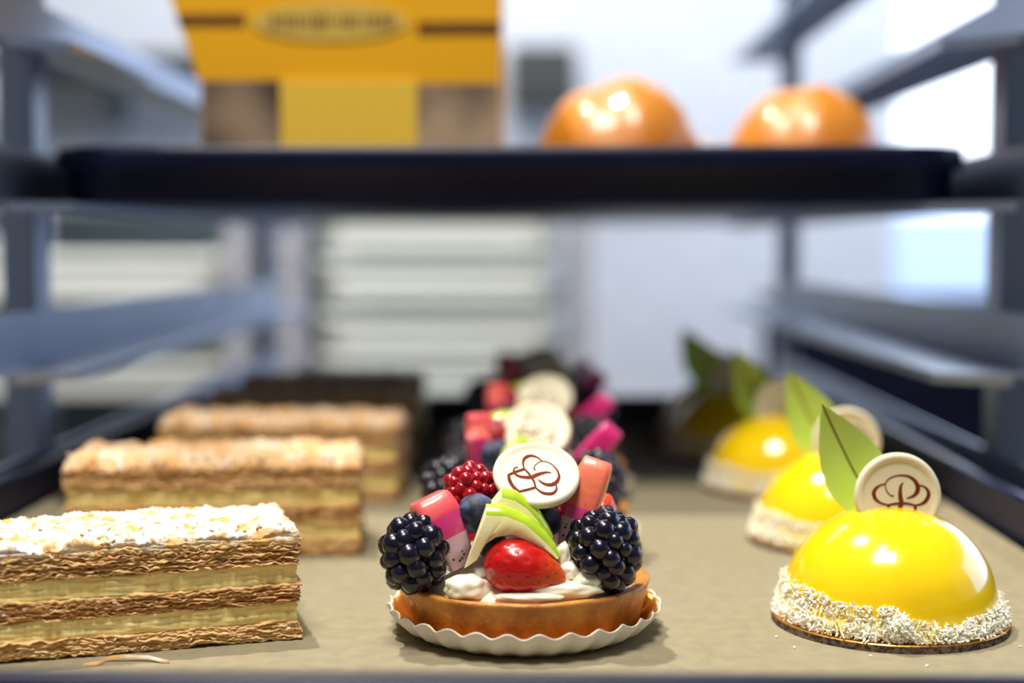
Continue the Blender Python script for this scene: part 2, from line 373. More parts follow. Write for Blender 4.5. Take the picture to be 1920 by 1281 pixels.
def emblem(rad, z):
    bm = bmesh.new(); k = rad/437
    for q, (pts, ws) in enumerate(LOGO):
        P = [Vector(((x-960)*k, -(y-977)*k, 0)) for x, y in pts]; n = len(P); out = []; wo = []
        for i in range(n-1):
            a, b, c, d = P[max(i-1, 0)], P[i], P[i+1], P[min(i+2, n-1)]
            for t in (0, .2, .4, .6, .8):
                out.append(0.5*((2*b) + (c-a)*t + (2*a-5*b+4*c-d)*t*t + (3*b-a-3*c+d)*t**3)); wo.append((ws[i]*(1-t)+ws[i+1]*t)*k*1.3)
        out.append(P[-1]); wo.append(ws[-1]*k)
        rings = []
        for i, p in enumerate(out):
            t = (out[min(i+1, len(out)-1)] - out[max(i-1, 0)]).normalized(); nn = Vector((-t.y, t.x, 0)) * wo[i]/2
            zt = z + 0.012 + q*0.0006
            rings.append([(p.x+nn.x, p.y+nn.y, z-0.01), (p.x+nn.x, p.y+nn.y, zt), (p.x-nn.x, p.y-nn.y, zt), (p.x-nn.x, p.y-nn.y, z-0.01)])
        ring_loft(bm, rings)
    return bm
def coin(parent, rad, loc, rot):
    t = 0.16
    o = O('chocolate_disc', lathe([(0, -t), (rad*.93, -t), (rad*.985, -t*.6), (rad, 0), (rad*.985, t*.6), (rad*.94, t*.95), (rad*.90, t), (rad*.86, t*.95), (rad*.80, t*.5), (rad*.77, t*.45), (0, t*.45)], 72), coin_m, parent, True, loc, rot)
    O('printed_emblem', emblem(rad, t*.45), logo_m, o)
    return o

# ------------------------------------------------------------------ yellow domed mousse cakes
def leaf_bm():
    bm = bmesh.new(); n = 22; L = 4.7; rows = []
    for k in range(n+1):
        t = k/n; w_ = 1.1*math.sin(PI*min(1, t**0.8))**0.95 + 0.03
        y = L*t; bow = 0.35*math.sin(PI*t)
        row = []
        for u in (-1, -.75, -.5, -.25, -.04, .04, .25, .5, .75, 1):
            row.append(Vector((u*w_, y, 0.22*abs(u)*w_ - bow)))
        rows.append(row)
    top = [[bm.verts.new(p) for p in r] for r in rows]; bot = [[bm.verts.new(p - Vector((0, 0, 0.12))) for p in r] for r in rows]
    m_ = len(rows[0])
    for k in range(n):
        for i in range(m_-1):
            bm.faces.new((top[k][i], top[k][i+1], top[k+1][i+1], top[k+1][i])); bm.faces.new((bot[k][i], bot[k+1][i], bot[k+1][i+1], bot[k][i+1]))
        bm.faces.new((top[k][0], top[k+1][0], bot[k+1][0], bot[k][0])); bm.faces.new((top[k][-1], bot[k][-1], bot[k+1][-1], top[k+1][-1]))
    bm.faces.new([top[0][i] for i in range(m_)] + [bot[0][i] for i in reversed(range(m_))]); bm.faces.new([bot[n][i] for i in range(m_)] + [top[n][i] for i in reversed(range(m_))])
    v = bmesh.new(); rings = []
    for k in range(n+1):
        t = k/n; bow = 0.35*math.sin(PI*t); h = 0.045*(1-0.3*t); y = L*t + (0.06 if k == n else 0)
        rings.append([(-h, y, -bow-0.01), (-h*.6, y, -bow+0.035), (h*.6, y, -bow+0.035), (h, y, -bow-0.01)])
    ring_loft(v, rings)
    return bm, v
def coconut(rng, R0):
    bm = bmesh.new()
    def shred(c, sc=1.0):
        l = rng.uniform(.07, .2)*sc; a = rng.uniform(.02, .045); b_ = rng.uniform(.01, .028)
        e = Euler((rng.uniform(-1.2, 1.2), rng.uniform(-1.2, 1.2), rng.uniform(0, PI*2))).to_matrix()
        bend = rng.uniform(-.05, .05)
        pts = [(-l, 0), (0, bend), (l, 0)]
        rings = [[Vector(c) + e @ Vector((x, y+sy*a*(1 if x == 0 else .55), sz*b_)) for sy, sz in ((-1, -1), (1, -1), (1, 1), (-1, 1))] for x, y in pts]
        ring_loft(bm, rings)
    def env(a):
        h = 0.52 + 0.80*max(0, math.cos(a - PI*1.05)) + 0.12*nz(a*4, 2) + 0.30*max(0, math.cos(a - 0.1))
        return h + 0.30*math.exp(-((a-1.44*PI)/.2)**2)
    for i in range(4300):
        a = rng.uniform(0, 2*PI); hmax = env(a)
        z = 0.30 + hmax*(rng.random()**1.35)
        rr = R0 + rng.uniform(-.05, .14) - max(0, z-.5)*0.10 + (.17*rng.random() if z < .75 else 0)
        shred((rr*math.cos(a), rr*math.sin(a), z), rng.choice((.3, .4, .6, .8, 1.15)))
    a = 1.45*PI
    for i in range(420):   # the clump at the front
        d = Vector((rng.gauss(0, 1), rng.gauss(0, 1), rng.gauss(0, 1))).normalized()*rng.uniform(.2, .42)
        shred(((R0+.12)*math.cos(a)+d.x, (R0+.12)*math.sin(a)+d.y*.7, .78+d.z), .7)
    core = []
    for q in range(9):
        t = q/8; ring = []
        for i in range(120):
            a = 2*PI*i/120; h = .28 + t*(env(a)*.62); rr = R0 - .08 + .16*math.sin(PI*t)**.6*(1+.5*nz(a*9, t*3)) - max(0, h-.5)*.1
            ring.append((rr*math.cos(a), rr*math.sin(a), h))
        core.append(ring)
    ring_loft(bm, core, False, False, mi=1)
    for v in bm.verts:
        if v.co.z < 0.285: v.co.z = 0.285
    return bm
def mousse(cfg):
    r = E_('mousse_cake', (0, 0, 0.27)); RD = 3.62
    def prof():
        pr = [(0, 0.0), (3.3, 0.0), (3.58, 0.12), (3.66, 0.4)]
        for k in range(1, 33):
            a = (PI/2)*k/32; pr.append((RD*math.cos(a)*(1 + 0.012*math.sin(2*a)) if k < 32 else 0, 0.40 + 3.36*math.sin(a)))
        return pr
    def fn(p, a, rr, z): return p * (1 + 0.004*nz(p.x*.5, p.y*.5, p.z*.5))
    O('glazed_dome', lathe(prof(), 96, fn=fn), glaze_m, r, True)
    rng = random.Random(5)
    bmc = coconut(rng, 3.66); bmesh.ops.translate(bmc, verts=bmc.verts[:], vec=(0, 0, -0.27))
    tag(O('coconut_shreds', bmc, [coco_m, coco2_m], r), 'white shredded coconut around the foot of the dome', kind='stuff')
    lb, vb = leaf_bm()
    l = O('chocolate_leaf', lb, leaf_m, r, True, cfg['leaf'][0], cfg['leaf'][1]); md = l.modifiers.new('e', 'EDGE_SPLIT'); md.split_angle = R(60)
    O('leaf_vein', vb, vein_m, l)
    coin(r, 1.5, cfg['coin'][0], cfg['coin'][1])
    return r
def board():
    bm = lathe([(0, 0), (4.0, 0), (4.0, .24), (3.97, .27), (0, .27)], 80, mis=[0, 0, 1, 1, 1])
    return bm
MC = mousse({'leaf': ((-0.05, 0.7, 2.95), Euler((R(86), R(-27), R(4)), 'XYZ')), 'coin': ((0.22, -0.05, 4.12), Euler((R(84), 0, R(2))))})
tag(MC, 'yellow glazed dome cake at the front right with sharp green leaf and emblem disc', 'cake', 'yellow domed mousse cakes in the right row')
bd0 = O('cake_board', board(), [edge_m, gold_m]); tag(bd0, 'round gold cake board under the front yellow dome cake', 'cake board', 'gold boards under the dome cakes')
DOMES = [(12.22, 48.7, 0), (13.4, 62.2, 0), (12.9, 75.6, 4), (12.0, 88.0, 0), (12.2, 95.6, 6)]
ordn = ['front', 'second', 'third', 'fourth', 'rearmost']
for k, (x, y, a) in enumerate(DOMES):
    if k == 0:
        MC.location = Vector((x, y, .27))*CM; bd0.location = Vector((x, y, 0.0))*CM
    else:
        copy_thing(MC, (x, y, .27), R(a), f'blurred yellow dome cake with green leaf, {ordn[k]} of five in the right row')
        copy_thing(bd0, (x, y, 0.0), R(a), f'gold cake board under the {ordn[k]} yellow dome cake of the right row')

# ------------------------------------------------------------------ fruit tarts
def drupe(rx, rz, n, dr, rng, m, name, parent, loc, rot=None, squash=0.0, hollow=False):
    bm = bmesh.new(); sphere(bm, (0, 0, 0), 1, (rx*.9, rx*.9, rz*.9), 3)
    g = PI*(3-math.sqrt(5))
    for i in range(n):
        z = 1 - 2*(i+.5)/n; r_ = math.sqrt(1-z*z); a = g*i + rng.uniform(-.12, .12)
        tp = 1 - squash*z
        c = Vector((r_*math.cos(a)*rx*.84*tp, r_*math.sin(a)*rx*.84*tp, z*rz*.84))
        s = dr*rng.uniform(.85, 1.15)
        rot_ = c.to_track_quat('Z', 'Y').to_euler()
        sphere(bm, c, s, (1, 1, rng.uniform(1.0, 1.25)), 2, rot=rot_)
    return O(name, bm, m, parent, True, loc, rot)
def strawberry(parent, loc, rot, s=1.0):
    bm = bmesh.new(); rng = random.Random(3)
    def fn(p):
        t = (p.x+1)/2     # broad at x=-1 end
        w_ = 1.06 - 0.50*t*t
        return Vector((p.x*1.35*s, p.y*.95*w_*s, p.z*.95*w_*s)) * (1+.02*nz(p.x*4, p.y*4, p.z*4))
    g = bmesh.ops.create_icosphere(bm, subdivisions=5, radius=1)
    seeds = []
    n = 95
    for i in range(n):
        z = 1-2*(i+.5)/n; r_ = math.sqrt(1-z*z); a = PI*(3-math.sqrt(5))*i
        seeds.append(Vector((z, r_*math.cos(a), r_*math.sin(a))))
    for v in bm.verts:
        d = min((v.co-q).length for q in seeds); k = 1 - 0.045*math.exp(-(d/.06)**2)
        v.co = fn(v.co)*k
    for q in seeds:
        c = fn(q)*.965; sphere(bm, c, .045*s, (1, .7, .5), 1, 1, rot=c.to_track_quat('Z', 'Y').to_euler())
    return O('strawberry', bm, [straw_m, seed_m], parent, True, loc, rot)
def crescent(parent, a0, a1, ro_, ri, loc, rot, ex=1.0, th=.5, ang_pow=1.0):
    """apple slice: outer arc with sloping green skin, pale flesh inside"""
    bm = bmesh.new(); n = 30; rings = []
    for k in range(n+1):
        t = k/n; a = R(a0 + (a1-a0)*t); w_ = math.sin(PI*min(1, max(0, .16+.84*t)))**.55 if t > .45 else 1.0
        w_ = max(.12, w_)
        rin = ro_ - (ro_-ri)*w_ + .02*nz(t*20, 3)
        c, s = math.cos(a)*ex, math.sin(a)
        rings.append([(rin*c, 0, rin*s), ((ro_-.16)*c, -.02, (ro_-.16)*s), ((ro_-.03)*c, th*.35, (ro_-.03)*s), (ro_*c, th*.9, ro_*s), ((ro_-.1)*c, th*1.05, (ro_-.1)*s), (rin*c, th*.5, rin*s)])
    vr = [[bm.verts.new(p) for p in r] for r in rings]
    for k in range(n):
        for i in range(6):
            j = (i+1) % 6
            f = bm.faces.new((vr[k][i], vr[k+1][i], vr[k+1][j], vr[k][j])); f.material_index = 1 if i in (1, 2, 3) else 0
    bm.faces.new(vr[0]); bm.faces.new(list(reversed(vr[-1])))
    bmesh.ops.recalc_face_normals(bm, faces=bm.faces[:])
    o = O('apple_slice', bm, [aflesh_m, apple_m], parent, True, loc, rot); md = o.modifiers.new('e', 'EDGE_SPLIT'); md.split_angle = R(40)
    return o
def resample(P, n):
    P = [Vector(p) for p in P]; d = [0]
    for a, b in zip(P, P[1:]): d.append(d[-1] + (b-a).length)
    out = []
    for k in range(n+1):
        t = d[-1]*k/n; i = max(0, min(len(P)-2, next((j for j in range(len(d)-1) if d[j+1] >= t-1e-9), len(P)-2)))
        f = (t-d[i])/(d[i+1]-d[i]); out.append(P[i].lerp(P[i+1], f))
    return out
def apple(parent, y, skin, edge, inner, th=.5, n=30):
    """apple slice: skin outline, skin/flesh edge and inner flesh edge, drawn in 1/60 cm units"""
    cv = lambda q: ((q.x-1005)/60+.4, 13-(q.y-460)*.01665)
    Sk, Ed, In = [[cv(q) for q in resample(p, n)] for p in (skin, edge, inner)]
    bm = bmesh.new(); rings = []
    for k in range(n+1):
        (sx, sz), (ex, ez), (ix, iz) = Sk[k], Ed[k], In[k]
        jg = .05*nz(k*1.7, y) if k < 2 else 0
        mx, mz = (ex+ix)/2, (ez+iz)/2
        rings.append([(ix+jg, y+.05, iz), (mx+jg*2, y-.03, mz), (ex, y, ez), (sx*.7+ex*.3, y+th*.35, sz*.75+ez*.25+.03), (sx, y+th*.8, sz), (sx, y+th*1.1, sz-.08), (ix, y+th*.8, iz)])
    vr = [[bm.verts.new(p) for p in q] for q in rings]; m_ = 7
    for k in range(n):
        for i in range(m_):
            j = (i+1) % m_
            f = bm.faces.new((vr[k][i], vr[k+1][i], vr[k+1][j], vr[k][j])); f.material_index = 1 if i in (2, 3, 4) else 0
    bm.faces.new(vr[0]); bm.faces.new(list(reversed(vr[-1])))
    bmesh.ops.recalc_face_normals(bm, faces=bm.faces[:])
    bmesh.ops.translate(bm, verts=bm.verts[:], vec=(0, 0, -.06))
    o = O('apple_slice', bm, [aflesh_m, apple_m], parent, True); md = o.modifiers.new('e', 'EDGE_SPLIT'); md.split_angle = R(45)
    return o
def dragon(parent, loc, rot, L=3.0, Ls=1.7, w_=1.0, d=.9, seedn=16, skin=None, band=.3):
    """wedge: rind block on top (curved), magenta band, pale flesh with black seeds tapering down"""
    bm = bmesh.new(); rings = []; mis = []
    st = [(-L+Ls, .62, .6, 0), (-L*.55+Ls*.55, .8, .8, 0), (-.3, .95, .93, 0), (-.1, 1.0, .98, 1), (0, 1.03, 1.02, 1), (band, 1.05, 1.03, 1), (band+.02, 1.05, 1.03, 2), (Ls*.5, 1.06, 1.0, 2), (Ls*.8, 1.0, .92, 2), (Ls*.95, .92, .8, 2), (Ls, .8, .65, 2)]
    for z, kx, ky, mi in st:
        ring = []
        for i in range(20):
            a = 2*PI*i/20; ca, sa = math.cos(a), math.sin(a)
            px = math.copysign(abs(ca)**.3, ca)*w_/2*kx; py = math.copysign(abs(sa)**.3, sa)*d/2*ky
            q = max(0, z)/Ls
            ring.append((px + .02*nz(px*5, py*5, z*3), py + .18*q*q, z))
        rings.append(ring); mis.append(mi)
    mis2 = [mis[i+1] for i in range(len(mis)-1)] + [2]
    mis2[0] = 0
    ring_loft(bm, rings, mis=mis2)
    rng = random.Random(8)
    for i in range(seedn):
        z = rng.uniform(-L+Ls+.15, -.3); s_ = rng.choice((0, 1, 2)); u = rng.uniform(-.36, .36)
        t = (z+L-Ls)/(L-Ls); kx = .62+.33*t
        c = (u*w_*kx, -d/2*kx*.985, z) if s_ < 2 else ((-1 if rng.random() < .5 else 1)*w_/2*kx*.97, u*d*kx, z)
        sphere(bm, c, .045, (1, .6, 1.2), 1, 3)
    bmesh.ops.recalc_face_normals(bm, faces=bm.faces[:])
    return O('dragon_fruit_wedge', bm, [dflesh_m, dpink_m, skin or dskin_m, blk_m], parent, True, loc, rot)

def shell_bm():
    pr = [(0, 0), (3.72, 0), (3.84, .06), (4.0, .7), (4.24, 1.6), (4.28, 1.7), (4.22, 1.78), (4.05, 1.77), (3.86, 1.72), (3.8, 1.55), (3.7, 1.35), (0, 1.3)]
    def fn(p, a, r, z):
        k = 1 + .008*nz(math.cos(a)*2.2, math.sin(a)*2.2, z*.8) + .003*nz(p.x*3, p.y*3, z*3)
        dz = (.05*nz(math.cos(a)*3, math.sin(a)*3, 5)+.02*nz(p.x*4, p.y*4, 1)) if z > 1.5 else 0
        return Vector((p.x*k, p.y*k, z+dz))
    return lathe(pr, 120, fn=fn)
def cream_bm(bm=None):
    bm = bmesh.new(); rings = []
    n = 90; prof = [(3.78, 1.4), (3.72, 1.62), (3.5, 1.8), (3.25, 1.95), (3.0, 2.05), (2.6, 2.2), (2.1, 2.6), (1.5, 2.95), (.9, 3.15), (.4, 3.25)]
    for r, z in prof:
        ring = []
        for i in range(n):
            a = 2*PI*i/n; x, y = r*math.cos(a), r*math.sin(a)
            e = max(0, nz(x*.9+3, y*.9, .3))*.55*math.sin(PI*min(1, max(0, (3.78-r)/2.6))) + .06*nz(x*2.2, y*2.2, 4)
            ring.append((x, y, z + (e if r < 3.7 else 0)))
        rings.append(ring)
    ring_loft(bm, rings, True, True)
    # two dollops of cream at the front
    def bl(c, sc, rz, fnk=.08):
        sphere(bm, c, 1, sc, 4, rot=Euler((0, 0, rz)), fn=lambda p: p*(1+fnk*nz(p.x*2.2, p.y*2.2, p.z*2.2+c[0])))
    bl((-1.75, -3.1, 2.02), (.78, .45, .45), .25, .25); bl((1.25, -3.15, 1.98), (1.35, .42, .30), .12, .15); bl((2.05, -2.75, 2.2), (.55, .5, .42), .5, .2)
    bl((1.32, -2.5, 2.9), (.27, .28, .5), 0, .2); bl((1.5, -2.7, 2.45), (.42, .4, .38), 0, .2); bl((.2, -3.55, 1.86), (1.1, .3, .16), 0)
    return bm
def tart(variant):
    r = E_('fruit_tart', (0, 0, 0.06)); rng = random.Random(11+variant)
    O('tart_shell', shell_bm(), crust_m, r, True)
    O('pastry_cream', cream_bm(), cream_m, r, True)
    B = lambda *a, **k: drupe(*a, **k)
    B(.98, 1.16, 42, .37, rng, bb_m, 'blackberry', r, (-3.50, -2.35, 2.96), Euler((R(8), R(6), 0)))
    B(1.1, 1.34, 62, .345, rng, bb_m, 'blackberry', r, (2.62, -2.2, 3.06), Euler((R(6), R(-6), .4)))
    B(.9, 1.0, 40, .29, rng, bb_m, 'blackberry', r, (-3.0, 1.0, 3.0), Euler((R(10), R(-8), .4)))
    B(.95, 1.1, 44, .29, rng, bb_m, 'blackberry', r, (.3, 3.0, 2.9), Euler((R(10), R(20), 1.4)))
    strawberry(r, (0.06, -2.95, 2.62), Euler((R(-6), R(12), R(-10))), 1.0)
    strawberry(r, (2.55, .7, 3.35), Euler((R(0), R(-70), R(20))), .82)
    strawberry(r, (-1.6, 2.6, 3.1), Euler((R(0), R(-50), R(80))), .8)
    apple(r, -3.05, [(909,957),(938,957),(970,968),(1000,985),(1028,1012),(1043,1033),(1053,1055)], [(911,975),(950,977),(985,992),(1012,1016),(1030,1034),(1042,1047),(1049,1058)],
          [(868,1079),(893,1062),(903,1036),(928,1018),(960,1012),(1000,1030),(1043,1060)])
    apple(r, -2.45, [(937,930),(965,936),(995,955),(1016,980),(1030,1004),(1040,1026)], [(940,947),(965,953),(990,970),(1010,994),(1024,1016),(1034,1034)],
          [(896,985),(920,1000),(950,1005),(985,1020),(1010,1035),(1026,1046)])
    def blueb(loc, rad, rot):
        bm = bmesh.new(); sphere(bm, (0, 0, 0), rad, (1, 1, .93), 4)
        # calyx crown
        for i in range(5):
            a = 2*PI*i/5; c = Vector((math.cos(a)*rad*.27, math.sin(a)*rad*.27, rad*.92)); sphere(bm, c, rad*.13, (1, .6, .7), 1, rot=Euler((0, 0, a)))
        O('blueberry', bm, blue_m, r, True, loc, rot)
    blueb((-1.52, -1.9, 4.2), .68, Euler((R(-50), 0, 0))); blueb((.62, -1.25, 3.85), .62, Euler((R(-30), R(20), 0))); blueb((2.3, 2.4, 3.0), .62, Euler((R(40), 0, 0)))
    blueb((-1.1, -1.6, 3.2), .55, Euler((R(-30), R(20), 0)))
    B(.82, .84, 54, .26, rng, rasp_m, 'raspberry', r, (-1.75, -.62, 4.72), Euler((R(25), R(-20), 0)))
    B(1.0, .95, 60, .27, rng, rasp_m, 'raspberry', r, (-.02, .35, 4.78) if variant == 0 else (0, .9, 4.3), Euler((R(10), R(5), 0)))
    B(.9, .9, 46, .21, rng, rasp_m, 'raspberry', r, (.8, 1.1, 4.1), Euler((R(50), R(5), 0)))
    if variant == 0:
        dragon(r, (-2.6, -1.95, 3.72), Euler((R(-12), R(-22), R(24))), 2.5, 1.15, 1.32, 1.3, 16, dsalm_m, .42)
        dragon(r, (1.86, -1.1, 4.12), Euler((R(-16), R(17), R(-14))), 3.1, 1.85, 1.08, .8, 18, None, .12)
    else:
        dragon(r, (-2.05, -1.2, 3.7), Euler((R(-5), R(-2), R(22))), 3.4, 2.2, .95, 1.0, 8, dsalm_m, 1.2)
        dragon(r, (2.2, -.9, 3.75), Euler((R(-5), R(42), R(-10))), 3.1, 2.0, 1.0, 1.0, 8, dpink_m, .3)
        crescent(r, 172, 30, 1.5, .85, (-1.0, .9, 4.2), Euler((R(6), R(-30), R(-4))), 1.0)
    if variant == 0: coin(r, 1.45, (.42, -1.15, 5.36), Euler((R(37), R(4), 0)).to_matrix().to_4x4().to_euler())
    else: coin(r, 1.45, (.25, -.8, 5.1), Euler((R(48), R(-3), 0)))
    c = [k for k in kids(r) if k.name.startswith('chocolate_disc')][0]
    # spin the emblem about the disc's own axis
    q = c.rotation_euler.to_matrix() @ Matrix.Rotation(R(-62), 3, 'Z'); c.rotation_euler = q.to_euler()
    return r
def plate():
    n = 240; fl = 29
    def f2(off, mi, prof):
        bm = bmesh.new(); rings = []
        for r_, z, am in prof:
            ring = []
            for i in range(n):
                a = 2*PI*i/n; s_ = math.sin(a*fl) 
                rr = r_ + .07*am*math.cos(a*fl)
                ring.append((rr*math.cos(a), rr*math.sin(a), z + .085*am*s_))
            rings.append(ring)
        return bm, rings
    bm, rg = f2(0, 0, [(3.3, 0, 0), (3.7, .03, .1), (4.15, .30, .6), (4.45, .62, .9), (4.60, .86, 1), (4.60, .90, 1), (4.56, .90, 1), (4.41, .66, .9), (4.11, .34, .6), (3.68, .07, .1), (3.3, .04, 0)])
    ring_loft(bm, rg); outer = bm
    bm, rg = f2(0, 0, [(3.3, .042, 0), (3.68, .074, .1), (4.105, .345, .6), (4.405, .665, .9), (4.54, .875, 1), (4.53, .89, 1), (4.39, .68, .9), (4.09, .36, .6), (3.67, .085, .1), (3.3, .055, 0)])
    ring_loft(bm, rg)
    o = O('tart_plate', outer, card_w, smooth=True); O('gold_lining', bm, gold_m, o, True)
    return o
T0 = tart(0); T1 = tart(1); P0 = plate()
TX = [(-.4, 47.8, 0), (-.25, 60.6, 3), (.3, 73.2, -8), (.4, 85.6, 10), (.1, 94.9, -4)]
tag(T0, 'fruit tart in sharp focus at the front centre with blackberries, apple slices and emblem disc', 'tart', 'fruit tarts in the middle row')
tag(P0, 'fluted white and gold card plate under the front fruit tart', 'plate', 'fluted card plates in the middle row')
PZ = 0.012
for k, (x, y, a) in enumerate(TX):
    if k == 0: T0.location = Vector((x, y, .06))*CM; P0.location = Vector((x, y, PZ))*CM
    else:
        if k == 1:
            T1.location = Vector((x, y, .06))*CM; T1.rotation_euler = (0, 0, R(a)); tag(T1, 'blurred fruit tart directly behind the sharp front one, second in the middle row', 'tart', 'fruit tarts in the middle row')
        else: copy_thing(T1, (x, y, .06), R(a), f'very blurred dark fruit tart, {ordn[k]} of five in the middle row')
        copy_thing(P0, (x, y, PZ), R(a), f'fluted card plate under the {ordn[k]} fruit tart of the middle row')

# ------------------------------------------------------------------ custard slices (mille-feuilles)
def sheets(L, W, z0, z1, n, rng, seed, edge=.13, wob=.075, dark=0.35):
    bm = bmesh.new(); NX, NY = 220, 5
    th = (z1-z0)/n
    for k in range(n):
        zc = z0 + th*(k+.5); ph = rng.uniform(0, 99); t_ = rng.uniform(.014, .03)
        mi = 1 if rng.random() < dark else 0
        x0 = -L/2 + rng.uniform(-.05, .12); x1 = L/2 - rng.uniform(-.06, .12)
        gr = []
        fr = rng.uniform(-.06, .03)
        for i in range(NX+1):
            x = x0 + (x1-x0)*i/NX; row = []
            f0 = -W/2 + fr + edge*(nz(x*1.3, ph) + .7*nz(x*5, ph+7) + .4*nz(x*14, ph+3))
            b0 = W/2 + edge*(nz(x*1.3, ph+20) + .7*nz(x*5, ph+27))
            for j in range(NY+1):
                q = (0, .03, .1, .5, .93, 1)[j]; y = f0 + (b0-f0)*q
                z = zc + wob*(nz(x*.9, y*.9, seed) + .8*nz(x*2.6, y*1.5, ph) + .5*nz(x*7, y*3, ph+5)) + wob*.5*nz(x*.35, 2, seed+9)
                if j == 0: z += -.03 + .05*nz(x*6, ph+50)
                z = min(max(z, max(.03, z0-.05)), z1+.09)
                xx = x + (.05*nz(y*3, ph) if i in (0, NX) else 0)
                row.append((xx, y, z))
            gr.append(row)
        tv = [[bm.verts.new((x, y, z+t_)) for x, y, z in r_] for r_ in gr]; bv = [[bm.verts.new((x, y, z-t_)) for x, y, z in r_] for r_ in gr]
        for i in range(NX):
            for j in range(NY):
                f = bm.faces.new((tv[i][j], tv[i+1][j], tv[i+1][j+1], tv[i][j+1])); f.material_index = mi
                f = bm.faces.new((bv[i][j], bv[i][j+1], bv[i+1][j+1], bv[i+1][j])); f.material_index = mi
            f = bm.faces.new((bv[i][0], bv[i+1][0], tv[i+1][0], tv[i][0])); f.material_index = mi
            f = bm.faces.new((tv[i][NY], tv[i+1][NY], bv[i+1][NY], bv[i][NY])); f.material_index = mi
        for j in range(NY):
            f = bm.faces.new((tv[0][j], tv[0][j+1], bv[0][j+1], bv[0][j])); f.material_index = mi
            f = bm.faces.new((bv[NX][j], bv[NX][j+1], tv[NX][j+1], tv[NX][j])); f.material_index = mi
    # darker core so gaps between the sheets read as baked crumb
    vs = box(bm, -L/2+.14, L/2-.14, -W/2+.16, W/2-.16, z0, z1, 1)
    return bm
def slab(L, W, zb, zt, amp, seed, NX=160, NY=64, side=.03, taper=0, rnd=.12, lo=None, fine=.3):
    """closed block with its own rough surface: top z = zt + noise"""
    bm = bmesh.new(); per = []
    def inset(p, u): return p
    top = []
    for i in range(NX+1):
        row = []
        for j in range(NY+1):
            x = -L/2 + L*i/NX; y = -W/2 + W*j/NY
            d = min(x+L/2, L/2-x, y+W/2, W/2-y)
            e = max(0, 1-d/rnd) if rnd else 0
            z = zt + amp*(nz(x*.8, y*.8, seed) + .6*nz(x*2.4, y*2.4, seed+4) + fine*nz(x*7, y*7, seed+8) + fine*.6*nz(x*15, y*15, seed+2)) - rnd*.8*e*e
            ox = oy = 0
            if i in (0, NX) or j in (0, NY):
                k = side*(nz(x*2, y*2, seed+3) + .8*nz(x*8, y*8, seed+6))
                ox = k if i == NX else (-k if i == 0 else 0); oy = k if j == NY else (-k if j == 0 else 0)
            row.append(bm.verts.new((x+ox, y+oy, z)))
        top.append(row)
    for i in range(NX):
        for j in range(NY): bm.faces.new((top[i][j], top[i+1][j], top[i+1][j+1], top[i][j+1]))
    loop = [top[i][0] for i in range(NX+1)] + [top[NX][j] for j in range(1, NY+1)] + [top[i][NY] for i in range(NX-1, -1, -1)] + [top[0][j] for j in range(NY-1, 0, -1)]
    prev = loop; H = 12
    for h in range(1, H+1):
        t = h/H; cur = []
        for v in loop:
            x, y, z = v.co; zz = z + ((lo(x) if lo else zb) - z)*t
            k = side*.8*(nz(x*1.0, y*1.5, zz*9+seed) + .6*nz(x*2.5, y*6, zz*22+seed))
            nx_ = 1 if x > L/2-.1 else (-1 if x < -L/2+.1 else 0); ny_ = 1 if y > W/2-.1 else (-1 if y < -W/2+.1 else 0)
            cur.append(bm.verts.new((x+nx_*k, y+ny_*k, zz)))
        n = len(loop)
        for i in range(n): bm.faces.new((prev[i], cur[i], cur[(i+1) % n], prev[(i+1) % n]))
        prev = cur
    bm.faces.new(prev)
    bmesh.ops.recalc_face_normals(bm, faces=bm.faces[:])
    return bm
def chip(bm, c, s, rng, mi=0, flat=1.0):
    n = rng.randint(5, 7); e = Euler((rng.uniform(-.6, .6)*flat, rng.uniform(-.6, .6)*flat, rng.uniform(0, 6))).to_matrix()
    pts = [Vector((math.cos(2*PI*i/n)*s*rng.uniform(.6, 1.4), math.sin(2*PI*i/n)*s*rng.uniform(.35, .8), rng.uniform(-.15, .15)*s)) for i in range(n)]
    t = .018
    ring_loft(bm, [[Vector(c) + e @ (p - Vector((0, 0, t))) for p in pts], [Vector(c) + e @ (p + Vector((0, 0, t))) for p in pts]], mi=mi)
